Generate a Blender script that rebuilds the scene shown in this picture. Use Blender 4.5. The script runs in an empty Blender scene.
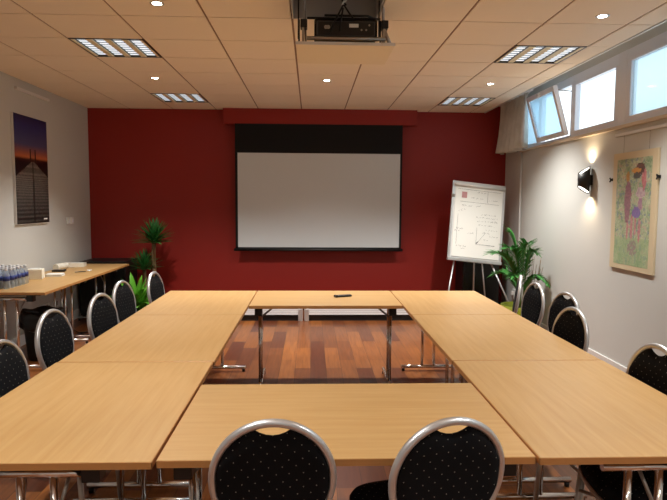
import bpy, math, random
from mathutils import Vector, Matrix
random.seed(7)
PI = math.pi
C = bpy.context.scene.collection
SC = bpy.context.scene

# ------------------------------------------------------------------ materials
def srgb(r, g, b):
    f = lambda c: (c/255/12.92) if c/255 <= .04045 else ((c/255+.055)/1.055)**2.4
    return (f(r), f(g), f(b), 1)

def mat(name, col, rough=.6, metal=0, emit=None, estr=0, spec=None, bump=0, bscale=80, var=0, vscale=3, coat=0):
    m = bpy.data.materials.new(name); m.use_nodes = True
    nt = m.node_tree; b = nt.nodes['Principled BSDF']
    b.inputs['Base Color'].default_value = col
    b.inputs['Roughness'].default_value = rough
    b.inputs['Metallic'].default_value = metal
    if spec is not None: b.inputs['Specular IOR Level'].default_value = spec
    if coat: b.inputs['Coat Weight'].default_value = coat
    if emit:
        b.inputs['Emission Color'].default_value = emit
        b.inputs['Emission Strength'].default_value = estr
    tc = nt.nodes.new('ShaderNodeTexCoord')
    if var:
        n = nt.nodes.new('ShaderNodeTexNoise'); n.inputs['Scale'].default_value = vscale; n.inputs['Detail'].default_value = 5
        nt.links.new(tc.outputs['Object'], n.inputs['Vector'])
        mx = nt.nodes.new('ShaderNodeMix'); mx.data_type = 'RGBA'
        mx.inputs[6].default_value = [c*(1-var) for c in col[:3]]+[1]
        mx.inputs[7].default_value = [min(1, c*(1+var)) for c in col[:3]]+[1]
        nt.links.new(n.outputs['Fac'], mx.inputs[0]); nt.links.new(mx.outputs[2], b.inputs['Base Color'])
    if bump:
        n = nt.nodes.new('ShaderNodeTexNoise'); n.inputs['Scale'].default_value = bscale; n.inputs['Detail'].default_value = 3
        nt.links.new(tc.outputs['Object'], n.inputs['Vector'])
        bp = nt.nodes.new('ShaderNodeBump'); bp.inputs['Strength'].default_value = bump; bp.inputs['Distance'].default_value = .01
        nt.links.new(n.outputs['Fac'], bp.inputs['Height']); nt.links.new(bp.outputs['Normal'], b.inputs['Normal'])
    return m

def wood_mat(name, axis, base, dark, rough=.38):
    m = bpy.data.materials.new(name); m.use_nodes = True
    nt = m.node_tree; b = nt.nodes['Principled BSDF']; L = nt.links.new
    b.inputs['Roughness'].default_value = rough
    b.inputs['Specular IOR Level'].default_value = .35
    tc = nt.nodes.new('ShaderNodeTexCoord'); mp = nt.nodes.new('ShaderNodeMapping')
    mp.inputs['Scale'].default_value = (1.2, 22, 22) if axis == 'x' else (22, 1.2, 22)
    L(tc.outputs['Object'], mp.inputs['Vector'])
    n = nt.nodes.new('ShaderNodeTexNoise'); n.inputs['Scale'].default_value = 1.6; n.inputs['Detail'].default_value = 8
    n.inputs['Roughness'].default_value = .62; n.inputs['Distortion'].default_value = .4
    L(mp.outputs[0], n.inputs['Vector'])
    n2 = nt.nodes.new('ShaderNodeTexNoise'); n2.inputs['Scale'].default_value = 1.3
    L(tc.outputs['Object'], n2.inputs['Vector'])
    r = nt.nodes.new('ShaderNodeValToRGB')
    r.color_ramp.elements[0].position = .30; r.color_ramp.elements[0].color = dark
    r.color_ramp.elements[1].position = .66; r.color_ramp.elements[1].color = base
    L(n.outputs['Fac'], r.inputs['Fac'])
    mx = nt.nodes.new('ShaderNodeMix'); mx.data_type = 'RGBA'; mx.blend_type = 'MULTIPLY'
    mx.inputs[0].default_value = .25
    L(r.outputs[0], mx.inputs[6]); L(n2.outputs['Fac'], mx.inputs[7])
    L(mx.outputs[2], b.inputs['Base Color'])
    return m

def floor_mat():
    m = bpy.data.materials.new('floor_planks'); m.use_nodes = True
    nt = m.node_tree; b = nt.nodes['Principled BSDF']; L = nt.links.new
    b.inputs['Roughness'].default_value = .33
    tc = nt.nodes.new('ShaderNodeTexCoord'); mp = nt.nodes.new('ShaderNodeMapping')
    mp.inputs['Rotation'].default_value = (0, 0, PI/2)
    L(tc.outputs['Object'], mp.inputs['Vector'])
    def brick(c1, c2, off=.37):
        br = nt.nodes.new('ShaderNodeTexBrick')
        br.inputs['Scale'].default_value = 1; br.inputs['Brick Width'].default_value = .78
        br.inputs['Row Height'].default_value = .145; br.inputs['Mortar Size'].default_value = .0015
        br.inputs['Bias'].default_value = 0; br.offset = off; br.squash = 1
        br.inputs['Color1'].default_value = c1; br.inputs['Color2'].default_value = c2
        br.inputs['Mortar'].default_value = srgb(50, 24, 12)
        L(mp.outputs[0], br.inputs['Vector']); return br
    br = brick(srgb(92, 44, 24), srgb(160, 98, 48))
    gp = nt.nodes.new('ShaderNodeMapping'); gp.inputs['Scale'].default_value = (26, 1.6, 1)
    L(tc.outputs['Object'], gp.inputs['Vector'])
    n = nt.nodes.new('ShaderNodeTexNoise'); n.inputs['Scale'].default_value = 1.8; n.inputs['Detail'].default_value = 7
    L(gp.outputs[0], n.inputs['Vector'])
    r = nt.nodes.new('ShaderNodeValToRGB')
    r.color_ramp.elements[0].position = .3; r.color_ramp.elements[0].color = (.5, .45, .42, 1)
    r.color_ramp.elements[1].position = .7; r.color_ramp.elements[1].color = (1, 1, 1, 1)
    L(n.outputs['Fac'], r.inputs['Fac'])
    mx = nt.nodes.new('ShaderNodeMix'); mx.data_type = 'RGBA'; mx.blend_type = 'MULTIPLY'; mx.inputs[0].default_value = .75
    L(br.outputs['Color'], mx.inputs[6]); L(r.outputs[0], mx.inputs[7])
    L(mx.outputs[2], b.inputs['Base Color'])
    return m

def fabric_mat():
    """black fabric woven with a staggered grid of tiny pale dots"""
    m = bpy.data.materials.new('dotted_fabric'); m.use_nodes = True
    nt = m.node_tree; b = nt.nodes['Principled BSDF']; L = nt.links.new
    b.inputs['Roughness'].default_value = .95; b.inputs['Specular IOR Level'].default_value = .15
    tc = nt.nodes.new('ShaderNodeTexCoord'); sp = nt.nodes.new('ShaderNodeSeparateXYZ'); L(tc.outputs['Object'], sp.inputs[0])
    ad = nt.nodes.new('ShaderNodeMath'); ad.operation = 'ADD'; L(sp.outputs['Y'], ad.inputs[0]); L(sp.outputs['Z'], ad.inputs[1])
    cb = nt.nodes.new('ShaderNodeCombineXYZ'); L(sp.outputs['X'], cb.inputs[0]); L(ad.outputs[0], cb.inputs[1])
    mp = nt.nodes.new('ShaderNodeMapping'); mp.inputs['Rotation'].default_value = (0, 0, math.radians(42)); mp.inputs['Scale'].default_value = (34, 34, 34)
    L(cb.outputs[0], mp.inputs['Vector'])
    v = nt.nodes.new('ShaderNodeTexVoronoi'); v.voronoi_dimensions = '2D'; v.inputs['Randomness'].default_value = .12; v.inputs['Scale'].default_value = 1
    L(mp.outputs[0], v.inputs['Vector'])
    lt = nt.nodes.new('ShaderNodeMath'); lt.operation = 'LESS_THAN'; lt.inputs[1].default_value = .055
    L(v.outputs['Distance'], lt.inputs[0])
    mx = nt.nodes.new('ShaderNodeMix'); mx.data_type = 'RGBA'
    mx.inputs[6].default_value = srgb(20, 21, 24); mx.inputs[7].default_value = srgb(150, 144, 132)
    L(lt.outputs[0], mx.inputs[0]); L(mx.outputs[2], b.inputs['Base Color'])
    return m

def pane_mat(name, tint, frost=0.0):
    m = bpy.data.materials.new(name); m.use_nodes = True
    nt = m.node_tree; nt.nodes.clear(); L = nt.links.new
    out = nt.nodes.new('ShaderNodeOutputMaterial')
    t = nt.nodes.new('ShaderNodeBsdfTransparent'); t.inputs[0].default_value = tint
    g = nt.nodes.new('ShaderNodeBsdfGlossy'); g.inputs['Roughness'].default_value = .05
    mx = nt.nodes.new('ShaderNodeMixShader')
    mx.inputs[0].default_value = .05; L(t.outputs[0], mx.inputs[1]); L(g.outputs[0], mx.inputs[2])
    last = mx
    if frost:
        tr = nt.nodes.new('ShaderNodeBsdfTranslucent'); tr.inputs[0].default_value = tint
        m2 = nt.nodes.new('ShaderNodeMixShader'); m2.inputs[0].default_value = frost
        L(mx.outputs[0], m2.inputs[1]); L(tr.outputs[0], m2.inputs[2]); last = m2
    L(last.outputs[0], out.inputs[0])
    return m

def vcol_mat(name, rough=.5):
    m = bpy.data.materials.new(name); m.use_nodes = True
    nt = m.node_tree; b = nt.nodes['Principled BSDF']; b.inputs['Roughness'].default_value = rough
    a = nt.nodes.new('ShaderNodeVertexColor'); a.layer_name = 'Col'
    nt.links.new(a.outputs[0], b.inputs['Base Color'])
    return m

M = dict(
    red=mat('red_paint', srgb(142, 24, 14), .55, bump=.08, bscale=120),
    white_wall=mat('pale_grey_paint', srgb(200, 201, 197), .8, bump=.05, bscale=150, var=.015),
    tile=mat('ceiling_tile', srgb(247, 234, 214), .9, bump=.12, bscale=200, var=.03, vscale=2),
    grid=mat('ceiling_grid', srgb(150, 118, 92), .7),
    white=mat('white_paint', srgb(222, 222, 220), .45),
    upvc=mat('white_upvc', srgb(226, 228, 236), .35),
    sill=mat('sill_wood', srgb(206, 190, 168), .5),
    floor=floor_mat(),
    beech_x=wood_mat('beech_laminate_crosswise', 'x', srgb(208, 168, 112), srgb(197, 153, 96)),
    beech_y=wood_mat('beech_laminate_lengthwise', 'y', srgb(208, 168, 112), srgb(197, 153, 96)),
    edge=mat('beech_edging', srgb(186, 132, 76), .45, var=.06, vscale=20),
    chrome=mat('chrome', (.75, .74, .73, 1), .12, 1),
    alu=mat('satin_aluminium', srgb(206, 208, 210), .36, .75),
    legpaint=mat('chair_leg_metal', srgb(180, 176, 170), .35, .8),
    black=mat('black_plastic', srgb(16, 16, 17), .45),
    blackgloss=mat('black_lacquer', srgb(12, 12, 13), .25),
    bag=mat('bin_bag', srgb(12, 12, 13), .35, bump=.9, bscale=25),
    fabric=fabric_mat(),
    screenblack=mat('screen_black_cloth', srgb(10, 11, 14), .9),
    screen=mat('screen_white_cloth', srgb(208, 216, 220), .85),
    grey=mat('grey_housing', srgb(128, 122, 114), .6, .3),
    shaft=mat('shaft_lining', srgb(196, 190, 182), .7),
    panel=mat('cover_panel', srgb(240, 226, 200), .8),
    steel=mat('bare_steel', srgb(170, 165, 158), .35, .9),
    paper=mat('paper', srgb(232, 232, 226), .8),
    ink=mat('marker_ink', srgb(40, 40, 48), .7),
    pink=mat('pink_note', srgb(190, 140, 140), .8),
    heater=mat('heater_enamel', srgb(226, 226, 226), .4),
    trunk=mat('trunk_bark', srgb(120, 96, 66), .9, bump=.6, bscale=40, var=.2, vscale=20),
    soil=mat('soil', srgb(46, 32, 22), 1, bump=.8, bscale=60),
    leaf=mat('dark_leaf', srgb(40, 104, 44), .45, var=.3, vscale=6),
    palm=mat('palm_leaf', srgb(58, 128, 52), .42, var=.3, vscale=6),
    shrub=mat('bright_leaf', srgb(88, 156, 40), .45, var=.35, vscale=8),
    stem=mat('palm_stem', srgb(120, 140, 70), .5),
    dry=mat('dry_stem', srgb(140, 118, 88), .9),
    lime=mat('lime_pot', srgb(166, 182, 40), .5),
    greenpot=mat('dark_green_pot', srgb(40, 70, 34), .5),
    curtain=mat('curtain_cloth', srgb(204, 200, 192), .9, var=.22, vscale=9),
    lampglow=mat('downlight_glow', (1, 1, 1, 1), .5, emit=(1, .93, .8, 1), estr=40),
    tube=mat('louvre_reflection_glow', (.9, .95, 1, 1), .3, emit=(.78, .9, 1, 1), estr=.75),  # weak bluish glow stands in for daylight mirrored in the louvre strips
    louvre=mat('louvre_fin', srgb(70, 62, 52), .3, .6),
    lpaint=mat('louvre_infill', srgb(240, 232, 200), .5),
    sconceglow=mat('sconce_glow', (1, 1, 1, 1), .5, emit=(1, .92, .8, 1), estr=5),
    water=pane_mat('clear_plastic', (.86, .9, .92, 1), .35),
    label=mat('blue_label', srgb(36, 52, 120), .5),
    capm=mat('bottle_cap', srgb(225, 228, 232), .4),
    tissue=mat('white_card', srgb(232, 228, 214), .7),
    cream=mat('cream_mount', srgb(206, 190, 158), .7),
    art=vcol_mat('artwork_print', .55),
    artgloss=vcol_mat('photo_print', .35),
    clear=pane_mat('clear_window_glass', (.97, .99, 1, 1)),
    frost=pane_mat('blue_filmed_glass', (.72, .80, .83, 1), .35),
    frost2=pane_mat('pale_filmed_glass', (.72, .86, .94, 1), .3),
    cablem=mat('black_cable', srgb(14, 14, 15), .5),
    cablew=mat('white_cable', srgb(210, 210, 205), .5),
    led=mat('connector_panel', srgb(70, 72, 74), .4, .4),
)

# ------------------------------------------------------------------ mesh builder
class MB:
    def __init__(s): s.v = []; s.f = []; s.sm = []; s.mi = []
    def _add(s, vs, fs, smooth=False, mi=0):
        o = len(s.v); s.v += [tuple(v) for v in vs]
        for f in fs: s.f.append(tuple(i+o for i in f)); s.sm.append(smooth); s.mi.append(mi)
        return s
    def box(s, x0, x1, y0, y1, z0, z1, mi=0):
        v = [(x0,y0,z0),(x1,y0,z0),(x1,y1,z0),(x0,y1,z0),(x0,y0,z1),(x1,y0,z1),(x1,y1,z1),(x0,y1,z1)]
        return s._add(v, [(0,3,2,1),(4,5,6,7),(0,1,5,4),(1,2,6,5),(2,3,7,6),(3,0,4,7)], mi=mi)
    def tube(s, pts, r, n=10, closed=False, flat=None, caps=True, mi=0):
        """tube along points; r number or list; flat=(dir, k) squeezes the section along a direction"""
        P = [Vector(p) for p in pts]; k = len(P)
        R = r if isinstance(r, (list, tuple)) else [r]*k
        vs = []; fs = []; prev = None
        for i in range(k):
            if closed: t = (P[(i+1) % k]-P[i-1])
            else: t = P[min(i+1, k-1)]-P[max(i-1, 0)]
            t.normalize()
            if prev is None:
                a = Vector((0,0,1)) if abs(t.z) < .9 else Vector((0,1,0))
                u = (a - t*a.dot(t)).normalized()
            else:
                u = (prev - t*prev.dot(t)).normalized()
            prev = u; w = t.cross(u)
            for j in range(n):
                an = 2*PI*j/n; off = (u*math.cos(an)+w*math.sin(an))*R[i]
                if flat:
                    d = Vector(flat[0]).normalized(); off = off + d*off.dot(d)*(flat[1]-1)
                vs.append(P[i]+off)
        m = k if closed else k-1
        for i in range(m):
            for j in range(n):
                a = i*n+j; b = i*n+(j+1) % n; c = ((i+1) % k)*n+(j+1) % n; d = ((i+1) % k)*n+j
                fs.append((a, b, c, d))
        s._add(vs, fs, True, mi)
        if not closed and caps:
            o = len(s.v)-k*n
            s.f.append(tuple(o+j for j in reversed(range(n)))); s.sm.append(False); s.mi.append(mi)
            s.f.append(tuple(o+(k-1)*n+j for j in range(n))); s.sm.append(False); s.mi.append(mi)
        return s
    def lathe(s, prof, n=20, at=(0,0,0), mi=0, smooth=True):
        vs = []; fs = []; k = len(prof)
        for (r, z) in prof:
            for j in range(n):
                a = 2*PI*j/n; vs.append((at[0]+r*math.cos(a), at[1]+r*math.sin(a), at[2]+z))
        for i in range(k-1):
            for j in range(n):
                fs.append((i*n+j, i*n+(j+1) % n, (i+1)*n+(j+1) % n, (i+1)*n+j))
        s._add(vs, fs, smooth, mi)
        o = len(s.v)-k*n
        if prof[0][0] > 1e-4: s.f.append(tuple(o+j for j in reversed(range(n)))); s.sm.append(False); s.mi.append(mi)
        if prof[-1][0] > 1e-4: s.f.append(tuple(o+(k-1)*n+j for j in range(n))); s.sm.append(False); s.mi.append(mi)
        return s
    def prism(s, poly, y0, y1, mi=0):
        """polygon in x,z extruded along y"""
        n = len(poly); vs = [(x, y0, z) for x, z in poly]+[(x, y1, z) for x, z in poly]
        fs = [tuple(range(n)), tuple(reversed(range(n, 2*n)))]+[(i, i+n, (i+1) % n+n, (i+1) % n) for i in range(n)]
        return s._add(vs, fs, mi=mi)
    def leaf(s, base, d, up, length, width, droop=.3, seg=5, mi=0, fold=.15):
        """one long blade, a shallow V section with its own thickness left to the solidify step"""
        d = Vector(d).normalized(); up = Vector(up)
        side = d.cross(up).normalized() if d.cross(up).length > 1e-4 else Vector((1,0,0))
        nrm = side.cross(d).normalized(); vs = []; fs = []; p = Vector(base)
        for i in range(seg+1):
            t = i/seg; w = width*(math.sin(PI*min(1, .12+t*.88))**.8) if t < 1 else 0.0004
            vs += [p-side*w/2+nrm*w*fold, p.copy(), p+side*w/2+nrm*w*fold]
            d2 = (d+Vector((0,0,-1))*droop*t*1.6).normalized(); p = p+d2*length/seg
        for i in range(seg):
            a = i*3; fs += [(a, a+1, a+4, a+3), (a+1, a+2, a+5, a+4)]
        return s._add(vs, fs, True, mi)
    def build(s, name, m, parent=None, bevel=0, solid=0, loc=None, subs=0, seg=2):
        me = bpy.data.meshes.new(name); me.from_pydata(s.v, [], s.f)
        me.polygons.foreach_set('use_smooth', s.sm)
        ms = m if isinstance(m, (list, tuple)) else [m]
        for x in ms: me.materials.append(x)
        me.polygons.foreach_set('material_index', s.mi)
        me.update()
        o = bpy.data.objects.new(name, me); C.objects.link(o)
        if parent: o.parent = parent
        if loc: o.location = loc
        if solid:
            md = o.modifiers.new('solid', 'SOLIDIFY'); md.thickness = solid; md.offset = 0
        if bevel:
            md = o.modifiers.new('bevel', 'BEVEL'); md.width = bevel; md.segments = seg; md.limit_method = 'ANGLE'
        if subs:
            md = o.modifiers.new('sub', 'SUBSURF'); md.levels = subs; md.render_levels = subs
        return o

def tag(o, label, cat, group=None):
    o['label'] = label; o['category'] = cat
    if group: o['group'] = group
    return o
def thing(name, label, cat, loc=(0,0,0), rz=0, group=None):
    o = bpy.data.objects.new(name, None); C.objects.link(o)
    o.location = loc; o.rotation_euler = (0, 0, rz); o.empty_display_size = .1
    return tag(o, label, cat, group)
def struct(o): o['kind'] = 'structure'; return o
def B(*a): return MB().box(*a)
def copy_tree(o, parent=None):
    c = o.copy(); C.objects.link(c)
    if parent: c.parent = parent
    for ch in [x for x in bpy.data.objects if x.parent == o]: copy_tree(ch, c)
    return c

# ------------------------------------------------------------------ room
XL, XR, YB, ZC = -3.12, 2.80, 8.463, 2.85
YF = -2.2            # the room goes on behind the camera; built as far as this
GX = -3.137          # ceiling grid origin (columns 0.6 m)
struct(B(XL-.2, XR+.3, YF, YB+.2, -.1, 0).build('floor', M['floor']))
struct(B(XL-.2, XL, YF, YB+.2, 0, 3.2).build('wall_left', M['white_wall']))
struct(B(XL, XR+.3, YB, YB+.2, 0, 3.2).build('wall_back', M['red']))
struct(B(XL, XR+.3, YF-.2, YF, 0, 3.2).build('wall_front', M['white_wall']))
WZ0, WZ1 = 2.27, 2.93
wr = MB()
wr.box(XR, XR+.25, YF, YB, 0, WZ0); wr.box(XR, XR+.25, YF, YB, WZ1, 3.2); wr.box(XR, XR+.25, 7.76, YB, WZ0, WZ1)
wr.box(XR, XR+.25, YF, 0.1, WZ0, WZ1)
struct(wr.build('wall_right', M['white_wall']))

# suspended ceiling: tiles in a metal grid, one cell left open for the projector lift
XE = 2.47
cl = MB(); GL = MB()
cols = [GX+.6*c for c in range(0, 10)]; cols[0] = XL; cols.append(XE)
rows = [YB-.6*r for r in range(0, 19)]
rows = [y for y in rows if y > YF]+[YF]
for i in range(len(cols)-1):
    for j in range(len(rows)-1):
        if i == 5 and j == 7: continue
        gx, gy = .008, .006
        x0, x1, y1, y0 = cols[i]+gx, cols[i+1]-gx, rows[j]-gy, rows[j+1]+gy
        if (i in (2, 8)) and j in (1, 5, 9, 13): continue      # light fittings fill these cells
        cl.box(x0, x1, y0, y1, ZC, ZC+.018)
for i, x in enumerate(cols[1:-1]):
    if i+1 in (5, 6):
        cl.box(x-.012, x+.012, rows[7]-.004, YB, ZC+.006, ZC+.03, 1); cl.box(x-.012, x+.012, YF, rows[8]+.004, ZC+.006, ZC+.03, 1)
    else: cl.box(x-.012, x+.012, YF, YB, ZC+.006, ZC+.03, 1)
for j, y in enumerate(rows[1:-1]):
    if j+1 in (7, 8):
        cl.box(XL, cols[5], y-.012, y+.012, ZC+.006, ZC+.03, 1); cl.box(cols[6], XE, y-.012, y+.012, ZC+.006, ZC+.03, 1)
    else: cl.box(XL, XE, y-.012, y+.012, ZC+.006, ZC+.03, 1)
# solid deck over the grid (with the shaft cell left out), and the raised strip over the window
def deck(x0, x1, y0, y1): cl.box(x0, x1, y0, y1, ZC+.16, ZC+.2, 0)
deck(XL, cols[5], YF, YB); deck(cols[6], XE, YF, YB); deck(cols[5], cols[6], YF, rows[8]); deck(cols[5], cols[6], rows[7], YB)
struct(cl.build('ceiling', [M['tile'], M['grid']]))
struct(B(XE, XR, YF, YB, 3.10, 3.2).build('ceiling_recess', M['white_wall']))
struct(B(XE, XE+.018, YF, YB, ZC-.005, 3.10).build('trim_1', M['white']))          # fascia where the ceiling stops before the window
struct(B(-1.22, 1.48, 8.30, YB, 2.64, ZC).build('trim_2', M['red'], bevel=.004))   # red boxed header over the screen
struct(B(XL, XL+.014, YF, YB, 0, .12).build('baseboard_left', M['white'], bevel=.003))
struct(B(XR-.014, XR, YF, YB, 0, .12).build('baseboard_right', M['white'], bevel=.003))
struct(B(XL+.014, XR-.014, YB-.014, YB, 0, .12).build('baseboard_back', M['black'], bevel=.003))
struct(B(XR-.035, XR, 0.1, 7.80, WZ0-.03, WZ0).build('trim_3', M['sill'], bevel=.004))    # narrow wooden sill
struct(MB().tube([(XR-.012, 7.78, .12), (XR-.012, 7.78, WZ0-.03)], .012).build('trim_4', M['white']))

# windows: a band of white framed units high on the right wall
def frame_rect(mb, x0, x1, y0, y1, z0, z1, w, wt=None):
    wt = wt or w
    mb.box(x0, x1, y0, y1, z0, z0+w); mb.box(x0, x1, y0, y1, z1-wt, z1)
    mb.box(x0, x1, y0, y0+w, z0+w, z1-wt); mb.box(x0, x1, y1-w, y1, z0+w, z1-wt)
def window(n, y0, y1, pane, jamb=.05):
    m = MB(); frame_rect(m, XR+.0, XR+.06, y0, y1, WZ0, WZ1, jamb, .11)
    o = struct(m.build('window_%d' % n, M['upvc'], bevel=.004))
    p = B(XR+.025, XR+.033, y0+jamb, y1-jamb, WZ0+jamb, WZ1-.11).build('pane', pane, o)
    return o
window(1, 7.22, 7.76, M['frost2'])
# window_2 is the tilting one: outer frame, an inward-leaning sash with its pane, a handle and a stay
y0, y1 = 6.33, 7.22
m = MB(); frame_rect(m, XR, XR+.06, y0, y1, WZ0, WZ1, .035, .09)
w2 = struct(m.build('window_2', M['upvc'], bevel=.004))
sa = MB(); H = .55; frame_rect(sa, -.05, 0, .045, y1-y0-.045, 0, H, .055)
sash = sa.build('sash', M['upvc'], w2, bevel=.005, loc=(XR-.002, y0, WZ0+.045)); sash.rotation_euler = (0, math.radians(-16), 0)
B(-.03, -.022, .10, y1-y0-.10, .055, H-.055).build('pane', M['frost2'], sash)
MB().box(-.075, -.05, .40, .48, H-.04, H-.01).build('handle', M['white'], sash, bevel=.004)
MB().tube([(XR-.14, y0+.05, WZ0+.52), (XR+.02, y0+.03, WZ0+.50)], .006).build('stay', M['steel'], w2)
window(3, 5.37, 6.33, M['clear'], .07)
window(4, 3.72, 5.24, M['frost'], .07)
window(5, 2.05, 3.59, M['frost'], .07)
window(6, .30, 1.92, M['frost'], .07)
struct(MB().box(XR, XR+.06, 5.24, 5.37, WZ0, WZ1).box(XR, XR+.06, 3.59, 3.72, WZ0, WZ1).box(XR, XR+.06, 1.92, 2.05, WZ0, WZ1).box(XR, XR+.06, .1, .3, WZ0, WZ1).build('trim_5', M['upvc']))

# ------------------------------------------------------------------ ceiling lights
def light_panel(col, row, label):
    cx, cy = GX+.6*(col+.5), YB-.6*(row+.5)
    t = thing('ceiling_light', label, 'ceiling light', (cx, cy, ZC), 0, 'recessed louvre ceiling lights')
    f = MB(); f.box(-.29, .29, -.295, -.285, -.004, .05).box(-.29, .29, .285, .295, -.004, .05)
    f.box(-.295, -.285, -.295, .295, -.004, .05).box(.285, .295, -.295, .295, -.004, .05).box(-.285, .285, -.285, .285, .045, .05)
    f.build('frame', M['louvre'], t)
    for k in range(4):
        x = -.215+.143*k
        B(x-.042, x+.042, -.28, .28, .014, .02).build('reflection_strip', M['tube'], t)
        g = MB()
        for q in range(9): g.box(x-.042, x+.042, -.28+.07*q-.0008, -.28+.07*q+.0008, .008, .013)
        g.box(x-.046, x-.042, -.28, .28, .006, .016); g.box(x+.042, x+.046, -.28, .28, .006, .016)
        g.build('louvre', M['louvre'], t)
    g = MB()
    for k in range(5):
        x = -.2865+.143*k; g.box(max(-.285, x-.024), min(.285, x+.024), -.28, .28, -.002, .004)
    g.build('infill', M['lpaint'], t)
    return t
for c, r, l in ((2, 1, 'small louvred ceiling light near the back wall, left of the screen'),
                (8, 1, 'small louvred ceiling light near the back wall, right side by the curtain'),
                (2, 5, 'square louvred ceiling light at left, nearer the camera'),
                (8, 5, 'square louvred ceiling light at right, nearer the camera beside the windows'),
                (2, 9, 'louvred ceiling light above and behind the left table row'), (8, 9, 'louvred ceiling light above and behind the right table row'),
                (2, 13, 'louvred ceiling light at the rear left of the room'), (8, 13, 'louvred ceiling light at the rear right of the room')):
    light_panel(c, r, l)

DL = [(2.5, 3.5, 'recessed round downlight between the two left louvred lights'), (5.5, 3.5, 'recessed round downlight in the centre, in front of the screen'),
      (8.45, 3.4, 'recessed round downlight between the two right louvred lights'), (3.55, 7.45, 'recessed round downlight at the top edge, left of the projector'),
      (8.55, 7.3, 'large near downlight at top right above the windows'), (3.5, 11.5, 'recessed downlight over the camera position at left'), (8.5, 11.5, 'recessed downlight over the camera position at right'),
      (2.5, 15.5, 'added unseen downlight at the rear of the room, left'), (5.5, 15.5, 'added unseen downlight at the rear of the room, centre'), (8.5, 15.5, 'added unseen downlight at the rear of the room, right')]  # rear row is unseen, added to light the closed room
SPOT_E = 140
for c, r, l in DL:
    cx, cy = GX+.6*c, YB-.6*r
    t = thing('downlight', l, 'ceiling light', (cx, cy, ZC), 0, 'recessed round downlights')
    MB().lathe([(.028, -.001), (.045, -.004), (.047, -.001), (.047, .0), (.028, .0)], 24).build('bezel', M['alu'], t)
    MB().lathe([(.0, -.002), (.03, -.002), (.03, 0.0)], 20).build('bulb', M['lampglow'], t)
    ld = bpy.data.lights.new('spot', 'SPOT'); ld.energy = SPOT_E*(1.55 if r < 5 else 1.0); ld.color = (1, .975, .925); ld.spot_size = math.radians(118); ld.spot_blend = .8; ld.shadow_soft_size = .04
    lo = bpy.data.objects.new('downlight_lamp', ld); C.objects.link(lo); lo.parent = t; lo.location = (0, 0, -.02)

# ------------------------------------------------------------------ projection screen
t = thing('projection_screen', 'white pull-down projection screen with black borders hanging on the red wall', 'projection screen', (.11, 8.304, .89))
hw = 1.168
B(-hw, hw, -.004, 0, 1.35, 1.75).build('black_drop', M['screenblack'], t)
MB().box(-hw, -hw+.035, -.004, 0, .0, 1.35).box(hw-.03, hw, -.004, 0, .0, 1.35).box(-hw, hw, -.004, 0, .0, .035).build('border', M['screenblack'], t)
B(-hw+.035, hw-.03, -.004, 0, .035, 1.35).build('screen_surface', M['screen'], t)
MB().tube([(-hw-.02, -.01, -.0), (hw+.02, -.01, 0)], .02, 12).build('bottom_bar', M['black'], t)

# ------------------------------------------------------------------ projector on a lift
LX0, LX1 = cols[5], cols[6]; LY0, LY1 = rows[8], rows[7]; LC = (LX0+LX1)/2
t = thing('projector_lift', 'ceiling lift with cover panel and steel rails lowered below the ceiling opening', 'projector lift', (0, 0, 0))
h = MB()
h.box(LX0, LX0+.01, LY0, LY1, ZC, 3.5).box(LX1-.01, LX1, LY0, LY1, ZC, 3.5).box(LX0, LX1, LY1-.01, LY1, ZC, 3.5).box(LX0, LX1, LY0, LY0+.01, ZC, 3.5).box(LX0, LX1, LY0, LY1, 3.5, 3.51)
h.build('shaft', M['shaft'], t)
PX0, PX1, PY0, PY1, PZ = -.10, .532, 3.84, 4.36, 2.565
B(PX0, PX1, PY0, PY1, PZ, PZ+.016).build('cover_panel', M['panel'], t, bevel=.002)
B(PX0-.002, PX1+.002, PY0-.004, PY0, PZ-.001, PZ+.018).build('panel_edge_highlight', M['white'], t)  # white strip paints in the light caught on the panel's near edge
for y in (3.86, 4.18):
    MB().tube([(-.03, y, PZ+.045), (.475, y, PZ+.045)], .013, 10).build('rail', M['steel'], t)
for x in (-.05, .47):
    B(x-.022, x+.022, 3.86, 3.94, PZ+.115, PZ+.165).build('bracket', M['black'], t, bevel=.004)
    B(x-.012, x+.004, 3.87, 3.93, PZ+.016, PZ+.115).build('side_plate', M['steel'], t, bevel=.002)
    MB().tube([(x-.03, 3.862, PZ+.02), (x-.03, 3.862, PZ+.16)], .006).build('post', M['black'], t)
    MB().tube([(x, 3.98, PZ+.10), (x, 3.98, 3.4)], .007).build('rod', M['steel'], t)
    MB().tube([(x+.012, 4.02, PZ+.05), (x-.01, 3.94, 3.3)], .006).build('scissor_arm', M['grey'], t)
    MB().tube([(x-.035, 3.9, PZ+.05), (x-.035, 3.9, PZ+.30)], .005).build('guide_rod', M['black'], t)
MB().tube([(-.03, 3.96, PZ+.20), (.45, 3.96, PZ+.20)], .008).build('crossbar', M['black'], t)
MB().tube([(.50, 3.86, PZ+.02), (.455, 3.92, PZ+.16)], .012).build('lever', M['steel'], t)
p = thing('projector', 'black data projector seen from its connector side, carried by the ceiling lift', 'projector', (.222, 4.02, PZ+.04))
B(-.205, .205, -.12, .14, .02, .15).build('body', M['blackgloss'], p, bevel=.02, seg=3)
B(-.19, .19, -.126, -.12, .03, .125).build('connector_panel', M['led'], p, bevel=.004)
B(-.18, .18, -.1265, -.126, .036, .119).build('panel_face', M['black'], p)
B(.02, .08, -.129, -.126, .085, .108).build('rating_label', M['paper'], p)
for x, z in ((-.13, .085), (-.115, .085), (.1, .07), (.13, .07), (.15, .1)):
    MB().tube([(x, -.132, z), (x, -.126, z)], .012 if x < -.1 else .006, 10).build('socket', M['steel'], p)
MB().tube([(-.14, -.12, .16), (.14, -.12, .16), (.2, -.06, .16)], .008).build('top_bar', M['black'], p)
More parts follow.
